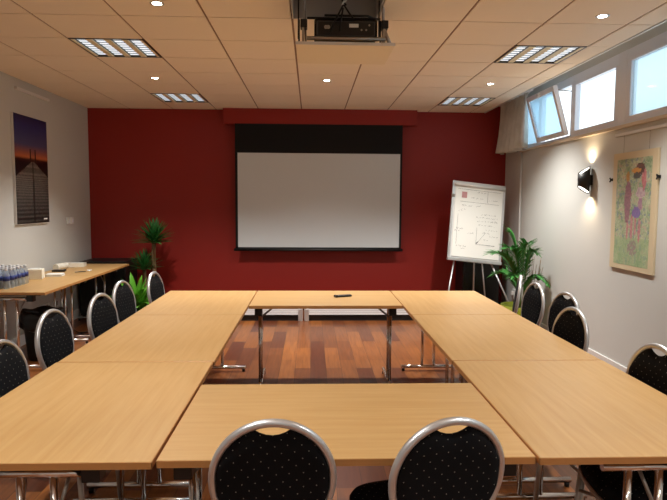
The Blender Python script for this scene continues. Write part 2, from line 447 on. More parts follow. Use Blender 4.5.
for x in (-.1, .05):
    for k in (0,): MB().tube([(x, 0, .15), (x, 0, .18)], .01).build('mount', M['steel'], p)
# striped coil of cables
pts = []
cb = MB()
for k in range(120):
    a = k/120*2*PI*8; z = 2.82+k/120*.55; pts.append((.205+.03*(k/120)+.012*math.cos(a), 3.86+.012*math.sin(a)+.1*(k/120), z))
cb.tube(pts, .006, 6, mi=0)
pts2 = [(x*1+.0-.024*math.cos(i/120*2*PI*8), y-.024*math.sin(i/120*2*PI*8), z) for i, (x, y, z) in enumerate(pts)]
cb.tube(pts2, .006, 6, mi=1)
cb.tube([(.20, 3.86, 2.82), (.17, 3.865, 2.76), (.135, 3.87, 2.70), (.12, 3.885, 2.66)], .006, 6)
cb.tube([(.205, 3.86, 2.82), (.24, 3.865, 2.77), (.27, 3.88, 2.74)], .006, 6)
cb.tube([(.20, 3.86, 2.80), (.185, 3.86, 2.72), (.18, 3.88, 2.66)], .007, 6)
tag(cb.build('projector_cable', [M['cablem'], M['cablew']]), 'black and white spiral-wrapped cable running down to the projector', 'cable')

# ------------------------------------------------------------------ tables
TH = .74
def leg_frame(t, cx, cy, along, half, post_off=0, inner=1):
    """T leg: two posts, crossbar under the top, chrome foot with glides. along = 'x' or 'y' is the direction of the foot"""
    def pt(a, z, b=0): return (cx+a, cy+b, z) if along == 'x' else (cx+b, cy+a, z)
    o = post_off
    leg = MB()
    for s in (-.055, .055): leg.tube([pt(o+s, .035), pt(o+s, .665)], .0135, 12)
    L = leg.build('leg', M['chrome'], t)
    MB().tube([pt(o-.148, .668), pt(o+.148, .668)], .015, 12).build('crossbar', M['chrome'], L)
    MB().tube([pt(-half, .038), pt(half, .038)], .016, 12).build('foot', M['chrome'], L)
    for s in (-1, 1):
        MB().tube([pt(s*(half-.02), 0), pt(s*(half-.02), .024)], .014, 12).build('glide', M['black'], L)
    m = MB()
    for s in ((1,) if inner else (-1, 1)):
        a, b = o+s*.185-.03, o+s*.185+.03
        if along == 'x': m.box(cx+a, cx+b, cy-.03, cy+.03, .645, .715)
        else: m.box(cx-.03, cx+.03, cy+a, cy+b, .645, .715)
    if along == 'x': m.box(cx-.28, cx+.28, cy-.022, cy+.022, .700, .716)
    else: m.box(cx-.022, cx+.022, cy-.28, cy+.28, .700, .716)
    m.build('bracket', M['black'], L, bevel=.003)
def table(x0, x1, y0, y1, long_axis, label, off=0, group='beech tables of the square ring', name='conference_table'):
    cx, cy = (x0+x1)/2, (y0+y1)/2
    t = thing(name, label, 'table', (cx, cy, 0), 0, group)
    hx, hy = (x1-x0)/2-.0022, (y1-y0)/2-.0022
    top = MB().box(-hx+.002, hx-.002, -hy+.002, hy-.002, TH-.0245, TH)
    tt = top.build('tabletop', M['beech_x'] if long_axis == 'x' else M['beech_y'], t, bevel=.0015)
    e = MB().box(-hx, hx, -hy, -hy+.002, TH-.0245, TH-.0015).box(-hx, hx, hy-.002, hy, TH-.0245, TH-.0015).box(-hx, -hx+.002, -hy, hy, TH-.0245, TH-.0015).box(hx-.002, hx, -hy, hy, TH-.0245, TH-.0015)
    e.build('edging', M['edge'], tt)
    if long_axis == 'y':
        for s in (-1, 1):
            leg_frame(t, 0, s*(hy-.085), 'x', .30, off)
            MB().tube([(off+.055, s*(hy-.09), .50), (off+.055, s*(hy-.34), .712)], .007).build('brace', M['steel'], t)
    else:
        for s in (-1, 1):
            leg_frame(t, s*(hx-.07), 0, 'y', .24, -.12, inner=0)
            MB().tube([(s*(hx-.075), -.175, .60), (s*(hx-.21), -.175, .712)], .008).build('brace', M['grey'], t)
    return t
table(-.496, .742, 1.840, 2.636, 'x', 'near cross table closing the square, between the two near chairs')
table(-.496, .742, 4.655, 5.457, 'x', 'far cross table with the black remote on it')
table(-1.302, -.498, 4.283, 5.457, 'y', 'far left beech table of the ring, nearest the yucca', .03)
table(-1.302, -.498, 3.019, 4.281, 'y', 'middle beech table in the left row of the ring', .03)
table(-1.307, -.503, 1.832, 3.017, 'y', 'near left corner beech table of the ring', 0)
table(.744, 1.548, 4.283, 5.457, 'y', 'far right beech table of the ring, nearest the flip chart', -.05)
table(.744, 1.548, 3.019, 4.281, 'y', 'middle beech table in the right row of the ring', -.05)
table(.747, 1.552, 1.832, 3.017, 'y', 'near right corner beech table of the ring', 0)
table(-3.09, -2.39, 5.34, 6.56, 'y', 'beech side table along the left wall holding the water bottles', 0, 'side tables along the left wall', 'side_table')
table(-3.09, -2.39, 6.562, 7.80, 'y', 'beech side table along the left wall, the far one toward the corner', 0, 'side tables along the left wall', 'side_table')

r = thing('remote_control', 'small black remote control lying on the far cross table', 'remote', (.285, 5.10, TH), math.radians(22))
MB().box(-.075, .075, -.02, .02, .001, .018).build('body', M['black'], r, bevel=.006)
MB().box(-.085, -.06, -.026, .024, .0, .02).build('lens_end', M['blackgloss'], r, bevel=.006)
mb = MB()
for k in range(6): mb.lathe([(.005, .018), (.004, .0205)], 8, (-.03+.018*k, 0, 0))
mb.build('button', M['grey'], r)

# ------------------------------------------------------------------ chairs (faces local +Y, back at y = 0)
def chair_proto():
    t = thing('banquet_chair', '', 'chair', (0, 0, 0))
    ZM, A, UP, DN = .715, .186, .188, .235    # centre height of the oval, half width, upper and lower half heights
    lean = lambda z: -.012-(z-.45)*.14        # the back leans away from the sitter
    ring = []
    N = 48
    for k in range(N):
        a = 2*PI*k/N; ca, sa_ = math.cos(a), math.sin(a)
        z = ZM+(UP if sa_ > 0 else DN)*sa_
        w = A*(1 if sa_ > 0 else (1-.16*sa_*sa_))
        ring.append((w*ca, lean(z), z))
    MB().tube(ring, .0125, 12, closed=True, flat=((0, 1, 0), 1.15)).build('back_frame', M['alu'], t)
    # pad: filled oval with a scooped top edge that leaves the hand gap
    R = 30; top = []
    def edge(x, up):
        q = max(0, 1-(x/(A-.010))**2)**.5
        return ZM+(UP-.010)*q if up else ZM-(DN-.010)*q*(1)
    K = 28; verts = []; faces = []
    rowsn = 16
    for i in range(K+1):
        x = -(A-.011)*math.cos(PI*i/K); zt = edge(x, True); zb = edge(x, False)
        if abs(x) < .062:
            zt = min(zt, ZM+UP-.042+.024*(abs(x)/.062)**2)
        wz = 1-.0
        for j in range(rowsn+1):
            z = zb+(zt-zb)*j/rowsn
            xx = x*(1-(.16*((ZM-z)/DN)**2 if z < ZM else 0))
            verts.append((xx, z))
    def pad(side):
        out = []
        for i in range(K+1):
            for j in range(rowsn+1):
                x, z = verts[i*(rowsn+1)+j]
                u = min(i, K-i)/K*2; v = min(j, rowsn-j)/rowsn*2
                e = min(1, (min(u*2.6, v*3.0)))
                out.append((x, lean(z)+side*(.004+.016*(e**.5)), z))
        return out
    m = MB(); q = (K+1)*(rowsn+1)
    f1 = []; f2 = []
    for i in range(K):
        for j in range(rowsn):
            a = i*(rowsn+1)+j; b = a+1; c = a+rowsn+2; d = a+rowsn+1
            f1.append((a, b, c, d)); f2.append((q+a, q+d, q+c, q+b))
    rim = []
    for i in range(K):
        a = i*(rowsn+1); d = (i+1)*(rowsn+1); rim.append((a, d, q+d, q+a))
        a += rowsn; d += rowsn; rim.append((a, q+a, q+d, d))
    for j in range(rowsn):
        rim.append((j, q+j, q+j+1, j+1)); o_ = K*(rowsn+1); rim.append((o_+j, o_+j+1, q+o_+j+1, q+o_+j))
    m._add(pad(1)+pad(-1), f1+f2+rim, True)
    m.build('backrest', M['fabric'], t)
    # seat cushion: rounded, wider at the front
    ns = 40; outl = []
    for k in range(ns):
        a = 2*PI*k/ns; ca, sa_ = math.cos(a), math.sin(a)
        sx = math.copysign(abs(ca)**.55, ca); sy = math.copysign(abs(sa_)**.6, sa_)
        outl.append((sx*(.195+.022*sy), .215+sy*.205))
    sm = MB(); lay = [(.86, .435), (.97, .440), (1.0, .455), (1.0, .475), (.95, .492), (.8, .500), (.4, .505), (.02, .506)]
    vs = []; fs = []
    for (k_, z) in lay:
        for (x, y) in outl: vs.append((x*k_, .215+(y-.215)*k_, z))
    for i in range(len(lay)-1):
        for j in range(ns): fs.append((i*ns+j, i*ns+(j+1) % ns, (i+1)*ns+(j+1) % ns, (i+1)*ns+j))
    sm._add(vs, fs, True); sm.f.append(tuple(reversed(range(ns)))); sm.sm.append(False); sm.mi.append(0)
    sm.build('seat', M['fabric'], t)
    MB().tube([(x*.97, .215+(y-.215)*.97, .434) for x, y in outl], .011, 8, closed=True).build('seat_frame', M['legpaint'], t)
    for s in (-1, 1):
        MB().tube([(s*.15, lean(.60)+.004, .56), (s*.155, -.02, .44), (s*.165, -.055, .22), (s*.18, -.095, .0)], [.0115, .0125, .0125, .012], 10).build('leg', M['legpaint'], t)
        MB().tube([(s*.188, .385, .435), (s*.195, .400, .22), (s*.200, .415, .0)], .0125, 10).build('leg', M['legpaint'], t)
    MB().tube([(-.185, .392, .33), (-.10, .33, .345), (.10, .33, .345), (.185, .392, .33)], .008, 8).build('stretcher', M['legpaint'], t)
    return t
proto = chair_proto()
chairs = [  # x, y, facing (degrees about z, 0 = faces +Y), label, group
 (-0.117, 1.81, 2, 'black dotted oval-back chair at the bottom centre, the left one of the near pair', 'chairs at the near side'),
 (0.418, 1.81, 14, 'black dotted oval-back chair at the bottom, turned left, the right one of the near pair', 'chairs at the near side'),
 (-1.39, 2.76, -94, 'nearest chair on the left side, cut off by the left photo edge', 'chairs along the left side'),
 (-1.49, 3.55, -96, 'second nearest chair on the left side, in front of the black bin', 'chairs along the left side'),
 (-1.42, 4.17, -99, 'middle chair of the left side, under the far end of the side table', 'chairs along the left side'),
 (-1.485, 4.85, -97, 'fourth left-side chair, just in front of the bright green shrub', 'chairs along the left side'),
 (-1.385, 5.47, -95, 'farthest left-side chair, its back below the tall yucca', 'chairs along the left side'),
 (1.845, 5.29, 72, 'farthest right-side chair, seen nearly edge-on before the palm', 'chairs along the right side'),
 (1.79, 4.76, 93, 'second farthest right-side chair, seen side-on below the palm pot', 'chairs along the right side'),
 (1.82, 4.23, 98, 'right-side chair partly hidden behind the next nearer chair below the wall lamp', 'chairs along the right side'),
 (1.59, 3.61, 97, 'right-side chair overlapping the one behind, above the right baseboard', 'chairs along the right side'),
 (1.555, 2.64, 94, 'nearest visible right-side chair back, cut off by the right photo edge', 'chairs along the right side'),
 (1.535, 2.19, 84, 'chair tucked under the near right table, only its seat and front legs in view', 'chairs along the right side'),
]
for i, (x, y, a, lab, g) in enumerate(chairs):
    o = proto if i == 0 else copy_tree(proto)
    o.location = (x, y, 0); o.rotation_euler = (0, 0, math.radians(a)); o['label'] = lab; o['group'] = g; o['category'] = 'chair'

# ------------------------------------------------------------------ low white convector heaters before the red wall
for k, (x0, x1, lab) in enumerate(((-1.12, -.135, 'low white slatted heater before the red wall, the left one'), (-.055, 1.50, 'low white slatted heater before the red wall, the longer right one'))):
    t = thing('floor_heater', lab, 'heater', ((x0+x1)/2, 7.72, 0), 0, 'low heaters under the screen')
    w = (x1-x0)/2
    b_ = MB().box(-w, w, -.05, .05, .08, .34)
    b_.build('body', M['grey'], t, bevel=.004)
    MB().box(-w, w, -.06, -.05, .33, .345).box(-w, w, -.06, .052, .34, .348).box(-w, -w+.03, -.06, -.05, .08, .34).box(w-.03, w, -.06, -.05, .08, .34).build('casing', M['heater'], t)
    g = MB()
    for q in range(9): g.box(-w+.02, w-.02, -.058, -.05, .084+.027*q, .106+.027*q)
    g.build('grille', M['heater'], t)
    B(-w+.02, w-.02, -.03, .045, 0.0, .08).build('plinth', M['black'], t)
    s = 1 if k == 0 else -1
    B(s*w-.03, s*w+.03, -.07, .05, 0, .16).build('foot', M['alu'], t, bevel=.004)

# ------------------------------------------------------------------ flip chart
t = thing('flip_chart', 'white flip chart with handwritten notes standing in the right corner', 'flip chart', (2.20, 7.62, 0), math.radians(4))
roll = math.radians(6.0); tilt = math.radians(-9)
def bp(x, z, y=0):      # point on the board: x across, z up the board from its foot, y off its face (negative = towards the viewer)
    yy = y*math.cos(tilt)-z*math.sin(tilt); zz = z*math.cos(tilt)+y*math.sin(tilt)
    xr = x*math.cos(roll)+zz*math.sin(roll); zr = -x*math.sin(roll)+zz*math.cos(roll)
    return (xr-.06, yy, .785+zr)
def bbox(mb, x0, x1, z0, z1, y0, y1):
    v = [bp(*p) for p in ((x0,z0,y0),(x1,z0,y0),(x1,z0,y1),(x0,z0,y1),(x0,z1,y0),(x1,z1,y0),(x1,z1,y1),(x0,z1,y1))]
    return mb._add(v, [(0,3,2,1),(4,5,6,7),(0,1,5,4),(1,2,6,5),(2,3,7,6),(3,0,4,7)])
hb = .365; HB = 1.06
bbox(MB(), -hb, hb, 0, HB, 0, .02).build('board', M['white'], t, bevel=.006)
fr = MB()
bbox(fr, -hb, -hb+.03, 0, HB, -.008, 0); bbox(fr, hb-.03, hb, 0, HB, -.008, 0); bbox(fr, -hb, hb, 0, .04, -.03, 0)
fr.build('frame', M['alu'], t, bevel=.003)
pp = bbox(MB(), -hb+.045, hb-.04, .06, HB-.05, -.012, -.006).build('paper_pad', M['paper'], t)
MB().tube([bp(-hb+.02, HB-.05, -.02), bp(hb-.02, HB-.05, -.02)], .022, 12).build('clamp_bar', M['white'], t)
bbox(MB(), -hb+.13, -hb+.20, HB-.22, HB-.14, -.0155, -.012).build('sticky_note', M['pink'], t)
bbox(MB(), -hb+.0, -hb+.035, HB-.22, HB-.185, -.02, -.008).build('magnet', M['grey'], t)
ink = MB()
def scribble(x0, z0, L, amp=.010, step=.006):
    pts = []; x = x0; z = z0
    while x < x0+L:
        if random.random() < .18 and len(pts) > 2:
            ink.tube([bp(a, b, -.013) for a, b in pts], .0013, 4); pts = []; x += .016
        pts.append((x, z+random.uniform(-amp, amp))); x += step*random.uniform(.5, 1.3)
    if len(pts) > 2: ink.tube([bp(a, b, -.013) for a, b in pts], .0013, 4)
dg = MB()
def line(*p): dg.tube([bp(a, b, -.013) for a, b in p], .0014, 4)
for x, z, L in ((-.02, .93, .14), (-.10, .85, .16), (.14, .84, .12), (-.22, .74, .14), (-.03, .745, .08), (-.26, .66, .05), (-.24, .69, .09), (-.02, .60, .30), (0, .55, .28), (.02, .50, .22),
                (-.28, .43, .09), (-.30, .40, .08), (-.12, .38, .08), (.12, .44, .16), (.18, .36, .12), (.1, .31, .06), (-.27, .20, .14), (.08, .40, .1), (.20, .56, .10), (.05, .64, .2), (-.2, .17, .06), (.15, .24, .12)):
    scribble(x, z, L)
line((-.27, .22), (-.27, .62)); line((-.29, .955), (.30, .955)); line((0, .24), (0, .46)); line((0, .24), (.26, .24)); line((.01, .25), (.12, .40)); line((.12, .95), (.12, .80)); line((-.25, .79), (.28, .79))
for k in range(10): line((.0+.01*random.random(), .25), (.03, .27+.01*random.random()), (.005, .262))
ink.build('handwriting', M['ink'], t); dg.build('drawn_diagram', M['ink'], t)
def tubt(a, b, r, n_): MB().tube([a, b], r, 10).build(n_, M['alu'], t)
tubt(bp(-.26, .02, .03), (-.50, -.12, .0), .011, 'leg'); tubt(bp(.24, .02, .03), (.50, -.14, .0), .011, 'leg'); tubt(bp(.0, .3, .035), (.06, .33, .0), .011, 'leg')
tubt(bp(.08, .25, .03), (.09, -.05, 0.28), .009, 'tray_support')

# ------------------------------------------------------------------ black cabinets in the corners
def cabinet(x0, x1, y0, y1, h, label):
    t = thing('black_cabinet', label, 'cabinet', ((x0+x1)/2, (y0+y1)/2, 0))
    hx, hy = (x1-x0)/2, (y1-y0)/2
    B(-hx, hx, -hy+.02, hy, .03, h).build('body', M['black'], t, bevel=.006)
    B(-hx+.01, hx-.01, -hy, -hy+.019, .05, h-.03).build('door', M['blackgloss'], t, bevel=.004)
    B(-hx+.03, -hx+.2, -hy-.012, -hy, h-.12, h-.10).build('handle', M['grey'], t, bevel=.003)
    for sx in (-1, 1):
        for sy in (-1, 1): B(sx*(hx-.04)-.015, sx*(hx-.04)+.015, sy*(hy-.05)-.015, sy*(hy-.05)+.015, 0, .03).build('foot', M['black'], t)
cabinet(-3.08, -2.47, 7.88, 8.43, .755, 'low black cabinet in the left corner behind the side table')
cabinet(2.10, 2.62, 8.02, 8.43, .90, 'black cabinet in the right corner behind the flip chart')

# ------------------------------------------------------------------ waste bin
t = thing('waste_bin', 'black waste bin lined with a crumpled black bag under the side table', 'bin', (-2.66, 5.86, 0))
MB().lathe([(.13, 0), (.135, .01), (.175, .45), (.18, .46), (.17, .46), (.13, .02)], 28).build('bucket', M['black'], t)
bg = MB(); n = 48; prof = [(.150, .30), (.20, .33), (.192, .37), (.205, .42), (.20, .465), (.185, .485), (.165, .46), (.15, .40)]
vs = []; fs = []
for i, (rr, z) in enumerate(prof):
    for j in range(n):
        a = 2*PI*j/n; q = rr*(1+.05*math.sin(7*a+i)+.03*math.sin(13*a+2*i)); vs.append((q*math.cos(a), q*math.sin(a), z+.012*math.sin(5*a+i)))
for i in range(len(prof)-1):
    for j in range(n): fs.append((i*n+j, i*n+(j+1) % n, (i+1)*n+(j+1) % n, (i+1)*n+j))
bg._add(vs, fs, True); bg.build('bag', M['bag'], t, solid=.003)

# ------------------------------------------------------------------ things on the side tables
def bottle_proto():
    t = thing('water_bottle', 'small clear water bottle with blue label in the cluster on the side table', 'bottle', (0, 0, TH), 0, 'water bottles on the side table')
    MB().lathe([(.024, .0005), (.030, .006), (.030, .05), (.027, .06), (.030, .07), (.030, .125), (.022, .15), (.012, .165), (.012, .172)], 14).build('bottle_body', M['water'], t)
    MB().lathe([(.0305, .075), (.0305, .118)], 14).build('label_band', M['label'], t)
    MB().lathe([(.0145, .168), (.0145, .186), (.012, .188)], 12).build('cap', M['capm'], t)
    return t
bt = bottle_proto(); first = True
for i in range(4):
    for j in range(6):
        o = bt if first else copy_tree(bt); first = False
        o.location = (-3.05+.072*i+random.uniform(-.004, .004), 5.56+.072*j+random.uniform(-.004, .004), TH)
def tb(name, label, cat, x, y, rz=0): return thing(name, label, cat, (x, y, TH), math.radians(rz))
t = tb('napkin_box', 'upright white paper napkin box beside the water bottles', 'box', -2.90, 6.28, 12)
B(-.075, .075, -.06, .06, .001, .105).build('carton', M['tissue'], t, bevel=.004); B(-.05, .05, -.035, .035, .105, .112).build('napkin', M['paper'], t, bevel=.002)
t = tb('paper_stack', 'low stack of white paper lying in front of the napkin box', 'paper', -2.80, 6.50, 10)
for k in range(4): B(-.09+.004*k, .09, -.07, .07-.003*k, .001+.007*k, .007+.007*k).build('sheet', M['paper'], t)
t = tb('card_holder', 'small flat black holder lying between the white papers', 'holder', -2.93, 6.93, 10)
B(-.07, .07, -.05, .05, .001, .02).build('tray', M['black'], t, bevel=.004)
B(-.05, .05, -.03, .03, .02, .023).build('lid', M['blackgloss'], t)
t = tb('paper_cup_sleeve', 'sleeve of white paper cups lying near the wall on the side table', 'cups', -2.98, 7.12, 80)
for k in range(7): MB().tube([(-.12+.03*k, 0, .04), (-.09+.03*k, 0, .04)], [.036, .04], 16).build('cup', M['tissue'], t)
t = tb('white_carton', 'low white carton on the far side table near the wall', 'box', -2.93, 7.42, 6)
B(-.11, .11, -.07, .07, .001, .05).build('carton', M['tissue'], t, bevel=.004); B(-.11, .11, -.07, -.01, .051, .056).build('flap', M['paper'], t)
t = tb('pen', 'dark pen lying near the front edge of the far side table', 'pen', -2.66, 6.86, 35)
MB().tube([(-.06, 0, .006), (.05, 0, .006), (.065, 0, .005)], [.005, .005, .0015], 8).build('barrel', M['black'], t); MB().tube([(-.06, 0, .006), (-.02, 0, .006)], .0058, 8).build('cap', M['grey'], t)
t = tb('crumpled_wrapper', 'tiny crumpled white wrapper beside the pen', 'wrapper', -2.60, 6.98, 0)
mb = MB(); vs = []; 
for i in range(5):
    for j in range(5): vs.append((.012*(i-2), .012*(j-2), .004+.012*random.random()))
mb._add(vs, [(i*5+j, i*5+j+5, i*5+j+6, i*5+j+1) for i in range(4) for j in range(4)]); mb.build('foil', M['paper'], t, solid=.001)

# ------------------------------------------------------------------ left wall: picture, rail, switches, sockets
def grid_art(name, m, w, h, nx, ny, fn, parent, off=(0,0,0)):
    """a print in the local y-z plane, colours from fn(u, v)"""
    me = bpy.data.meshes.new(name); vs = []; fs = []; cols_ = []
    for j in range(ny):
        for i in range(nx):
            y0_, y1_ = -w/2+w*i/nx, -w/2+w*(i+1)/nx; z0_, z1_ = h*j/ny, h*(j+1)/ny; o_ = len(vs)
            vs += [(0, y0_, z0_), (0, y1_, z0_), (0, y1_, z1_), (0, y0_, z1_)]; fs.append((o_, o_+1, o_+2, o_+3))
            cols_.append(fn((i+.5)/nx, (j+.5)/ny))
    me.from_pydata(vs, [], fs); me.materials.append(m)
    ca = me.color_attributes.new('Col', 'FLOAT_COLOR', 'CORNER')
    for k, c in enumerate(cols_):
        for q in range(4): ca.data[k*4+q].color = c
    o = bpy.data.objects.new(name, me); C.objects.link(o); o.parent = parent; o.location = off
    return o
def mixc(a, b, t): t = max(0, min(1, t)); return tuple(a[i]*(1-t)+b[i]*t for i in range(3))+(1,)
def ramp(v, st):
    for (p0, c0), (p1, c1) in zip(st, st[1:]):
        if v <= p1: return mixc(c0, c1, (v-p0)/(p1-p0))
    return st[-1][1]
RN = random.Random(3)
def pier(u, v):
    sky = [(.56, srgb(26, 16, 18)), (.60, srgb(60, 30, 26)), (.625, srgb(196, 112, 66)), (.67, srgb(150, 92, 84)), (.74, srgb(76, 80, 120)), (.92, srgb(38, 48, 110)), (1, srgb(24, 30, 80))]
    if v > .585:
        c = ramp(v, sky)
        for px_ in (.45, .60):
            if abs(u-px_) < .012 and v < .70: c = srgb(30, 18, 26)
        return c
    d = .585-v; hw_ = min(.9, .03+d*3.2)
    if abs(u-.52) < hw_:
        s = math.sin(38*math.log(d+.04)*2.2); g = 128-150*d+22*s+RN.uniform(-14, 14)
        if abs(u-.52) < .02+.01*d: g *= .5
        g = max(18, g); return srgb(g, g*.98, g*.93)
    return srgb(14, 14, 20)
t = thing('pier_picture', 'tall unframed photo print of a boardwalk at dusk on the left wall', 'picture', (XL, 6.705, 1.305))
B(.001, .028, -.385, .385, 0, 1.175).build('backing', M['white'], t, bevel=.002)
grid_art('print', M['artgloss'], .765, 1.165, 60, 110, lambda u, v: pier(u, v), t, (.0295, 0, .005))
MB().box(.0296, .0299, .24, .33, .04, .055).build('signature', M['paper'], t)
t = tag(MB().box(XL, XL+.03, 6.42, 7.20, 2.73, 2.758).build('picture_rail', M['white'], bevel=.003), 'short white hanging rail above the pier picture', 'rail')
t = tag(MB().box(XR-.02, XR, 4.58, 5.36, 2.175, 2.20).build('picture_rail', M['white'], bevel=.003), 'short white hanging rail above the framed drawing under the windows', 'rail')
t = thing('light_switch', 'white double light switch on the left wall beside the pier picture', 'switch', (XL, 7.74, 1.26))
for y in (-.055, .055):
    pl = B(0, .018, y-.042, y+.042, 0, .09).build('switch_plate', M['white'], t, bevel=.003); B(.018, .024, y-.018, y+.018, .02, .065).build('rocker', M['upvc'], pl, bevel=.002)
for y, lab in ((6.9, 'white wall socket pair low on the left wall, nearer one'), (7.3, 'white wall socket pair low on the left wall, farther one')):
    t = thing('wall_socket', lab, 'socket', (XL, y, .27))
    B(0, .02, -.14, .14, 0, .085).build('plate', M['white'], t, bevel=.003)
    for s in (-.07, .07): B(.02, .023, s-.03, s+.03, .015, .07).build('outlet', M['grey'], t, bevel=.002)
    B(.023, .05, .05, .09, .02, .06).build('plug', M['black'], t, bevel=.004)
t = tag(MB().tube([(XL+.05, 7.37, .31), (XL+.09, 7.36, .22), (XL+.12, 7.25, .04), (XL+.35, 7.0, .008), (XL+.5, 6.85, .008), (XL+.75, 6.95, .008), (XL+.62, 7.12, .008), (XL+.4, 6.9, .02), (XL+.6, 6.7, .008), (XL+.85, 6.6, .008)], .006, 6).build('power_cable', M['cablem']), 'tangled black power cable on the floor under the side tables', 'cable')
t = thing('power_strip', 'black power strip lying on the floor under the side tables', 'power strip', (-2.27, 6.44, 0), math.radians(90))
B(-.15, .15, -.03, .03, .001, .04).build('body', M['black'], t, bevel=.006)
for k in range(4): MB().lathe([(.018, .04), (.017, .042)], 14, (-.1+.065*k, 0, 0)).build('outlet', M['grey'], t)
t = thing('wall_socket', 'small white plug socket low in the right corner behind the palm', 'socket', (XR, 7.92, .25))
B(-.02, 0, -.05, .05, 0, .14).build('plate', M['white'], t, bevel=.003); B(-.05, -.02, -.025, .025, .06, .11).build('plug', M['white'], t, bevel=.004)

# ------------------------------------------------------------------ right wall: framed drawing, wall lamp, curtain
from mathutils import noise as NZ
def drawing(u, v):
    def nz(f, o=0): return NZ.noise(Vector((u*f*.6, v*f, o)))*.5+.5
    x = 1-u; n1 = min(1, max(0, .6*nz(9)+.4*nz(40, 3)+RN.uniform(-.15, .15)))
    g = mixc(srgb(118, 146, 112), srgb(200, 202, 172), n1*1.5-.3)
    k = nz(26, 7)
    if k > .64: g = mixc(g, srgb(120, 132, 150), .6)
    if k < .34: g = mixc(g, srgb(190, 160, 150), .6)
    if v < .26: g = mixc(g, srgb(150, 176, 130), .5)
    wob = (nz(14, 1)-.5)*.9+(nz(40, 5)-.5)*.6
    def el(cx, cy, a, b): return ((x-cx)/a)**2+((v-cy)/b)**2 < 1+wob
    t_ = nz(45, 11); q = lambda c0, c1, m=.85: mixc(g, mixc(c0, c1, t_), m)
    if el(.34, .83, .05, .045): return q(srgb(214, 160, 60), srgb(150, 90, 70))
    if el(.58, .885, .13, .022): return q(srgb(214, 120, 50), srgb(200, 160, 80))
    if el(.68, .90, .13, .055): return q(srgb(50, 40, 52), srgb(120, 50, 60))
    if el(.60, .84, .10, .035): return q(srgb(40, 50, 60), srgb(90, 70, 80))
    if el(.80, .80, .06, .10): return q(srgb(170, 60, 80), srgb(210, 140, 150))
    if el(.36, .60, .10, .20): return q(srgb(110, 66, 96), srgb(176, 120, 136))
    if el(.72, .68, .13, .05): return q(srgb(150, 110, 150), srgb(220, 200, 196))
    if el(.62, .50, .12, .05): return q(srgb(84, 84, 170), srgb(150, 110, 170))
    if el(.72, .58, .06, .07): return q(srgb(140, 90, 130), srgb(190, 150, 170))
    if el(.50, .36, .035, .12) or el(.72, .34, .035, .11) or el(.38, .35, .03, .10) or el(.60, .38, .03, .09): return q(srgb(170, 80, 100), srgb(210, 150, 160))
    if el(.54, .17, .14, .07) and t_ > .42: return q(srgb(110, 80, 104), srgb(176, 140, 146), .7)
    return g
t = thing('framed_drawing', 'tall framed drawing of abstract purple figures on green, on the right wall', 'picture', (XR, 5.01, .985))
B(-.02, -.001, -.35, .35, 0, 1.035).build('mount', M['cream'], t, bevel=.002)
grid_art('artwork', M['art'], .55, .93, 62, 100, drawing, t, (-.0215, 0, .045))
for y in (-.32, .32):
    MB().box(-.028, -.001, y-.008 + (.038 if y > 0 else -.038), y+.008+(.038 if y > 0 else -.038), .79, .815).tube([(-.03, y+(.045 if y > 0 else -.045), .80), (-.04, y+(.052 if y > 0 else -.052), .82)], .006).tube([(-.03, y+(.045 if y > 0 else -.045), .80), (-.04, y+(.052 if y > 0 else -.052), .78)], .006).build('clip', M['black'], t)
for y in (-.2, .2):
    MB().tube([(-.01, y, 1.03), (-.01, y, 1.19)], .0012, 5).build('hanging_wire', M['grey'], t)
t = thing('wall_lamp', 'black up-and-down wall lamp glowing on the right wall beside the drawing', 'wall lamp', (XR-.078, 5.82, 1.80))
n = 28; rr = .056; vs = []; fs = []
for j in range(n):
    a = 2*PI*j/n; x, y = rr*math.cos(a), rr*math.sin(a)
    h_ = .098+.038*(x/rr)           # longer next to the wall, cut back towards the room
    vs += [(x, y, -h_), (x, y, h_)]
for j in range(n): k = (j+1) % n; fs.append((2*j, 2*k, 2*k+1, 2*j+1))
MB()._add(vs, fs, True).build('shade', M['black'], t, solid=.004)
B(.052, .078, -.03, .03, -.05, .05).build('wall_mount', M['black'], t)
for s in (-1, 1):
    vs = [(0, 0, s*(.098-.012))]+[((rr-.003)*math.cos(2*PI*j/n), (rr-.003)*math.sin(2*PI*j/n), s*(.098+.038*math.cos(2*PI*j/n)-.012)) for j in range(n)]
    MB()._add(vs, [(0, 1+j, 1+(j+1) % n) for j in range(n)]).build('bulb', M['sconceglow'], t)
    ld = bpy.data.lights.new('wall_glow', 'SPOT'); ld.energy = 7; ld.color = (1, .74, .45); ld.spot_size = math.radians(140); ld.spot_blend = 1.0; ld.shadow_soft_size = .02
    lo = bpy.data.objects.new('glow_lamp', ld); C.objects.link(lo); lo.parent = t; lo.location = (.02, 0, s*.15)
    if s > 0: lo.rotation_euler = (PI, 0, 0)
    lo.rotation_euler.y += 0
# curtain
cm = MB(); n = 90; zs = [2.93, 2.90, 2.86, 2.7, 2.5, 2.35, 2.25]; vs = []; fs = []
for i, z in enumerate(zs):
    k = (2.93-z)/.68; amp = .035+.035*k
    for j in range(n):
        s = j/(n-1); y = 8.36-(1.04+.06*k)*s+(.02 if i else 0)
        x = 2.69-.03*k+amp*math.sin(s*2*PI*6+.6*math.sin(3*s*PI+i*.3))+.01*math.sin(s*40+i)
        vs.append((x, y, z+(.012*math.sin(s*9) if i == len(zs)-1 else 0)))
for i in range(len(zs)-1):
    for j in range(n-1): fs.append((i*n+j, (i+1)*n+j, (i+1)*n+j+1, i*n+j+1))
cm._add(vs, fs, True)
t = thing('curtain', 'short pale grey gathered curtain at the far end of the windows', 'curtain', (0, 0, 0))
cm.build('cloth', M['curtain'], t, solid=.004)
MB().tube([(2.69, 7.2, 2.945), (2.69, 8.45, 2.945)], .012).build('curtain_rod', M['white'], t)

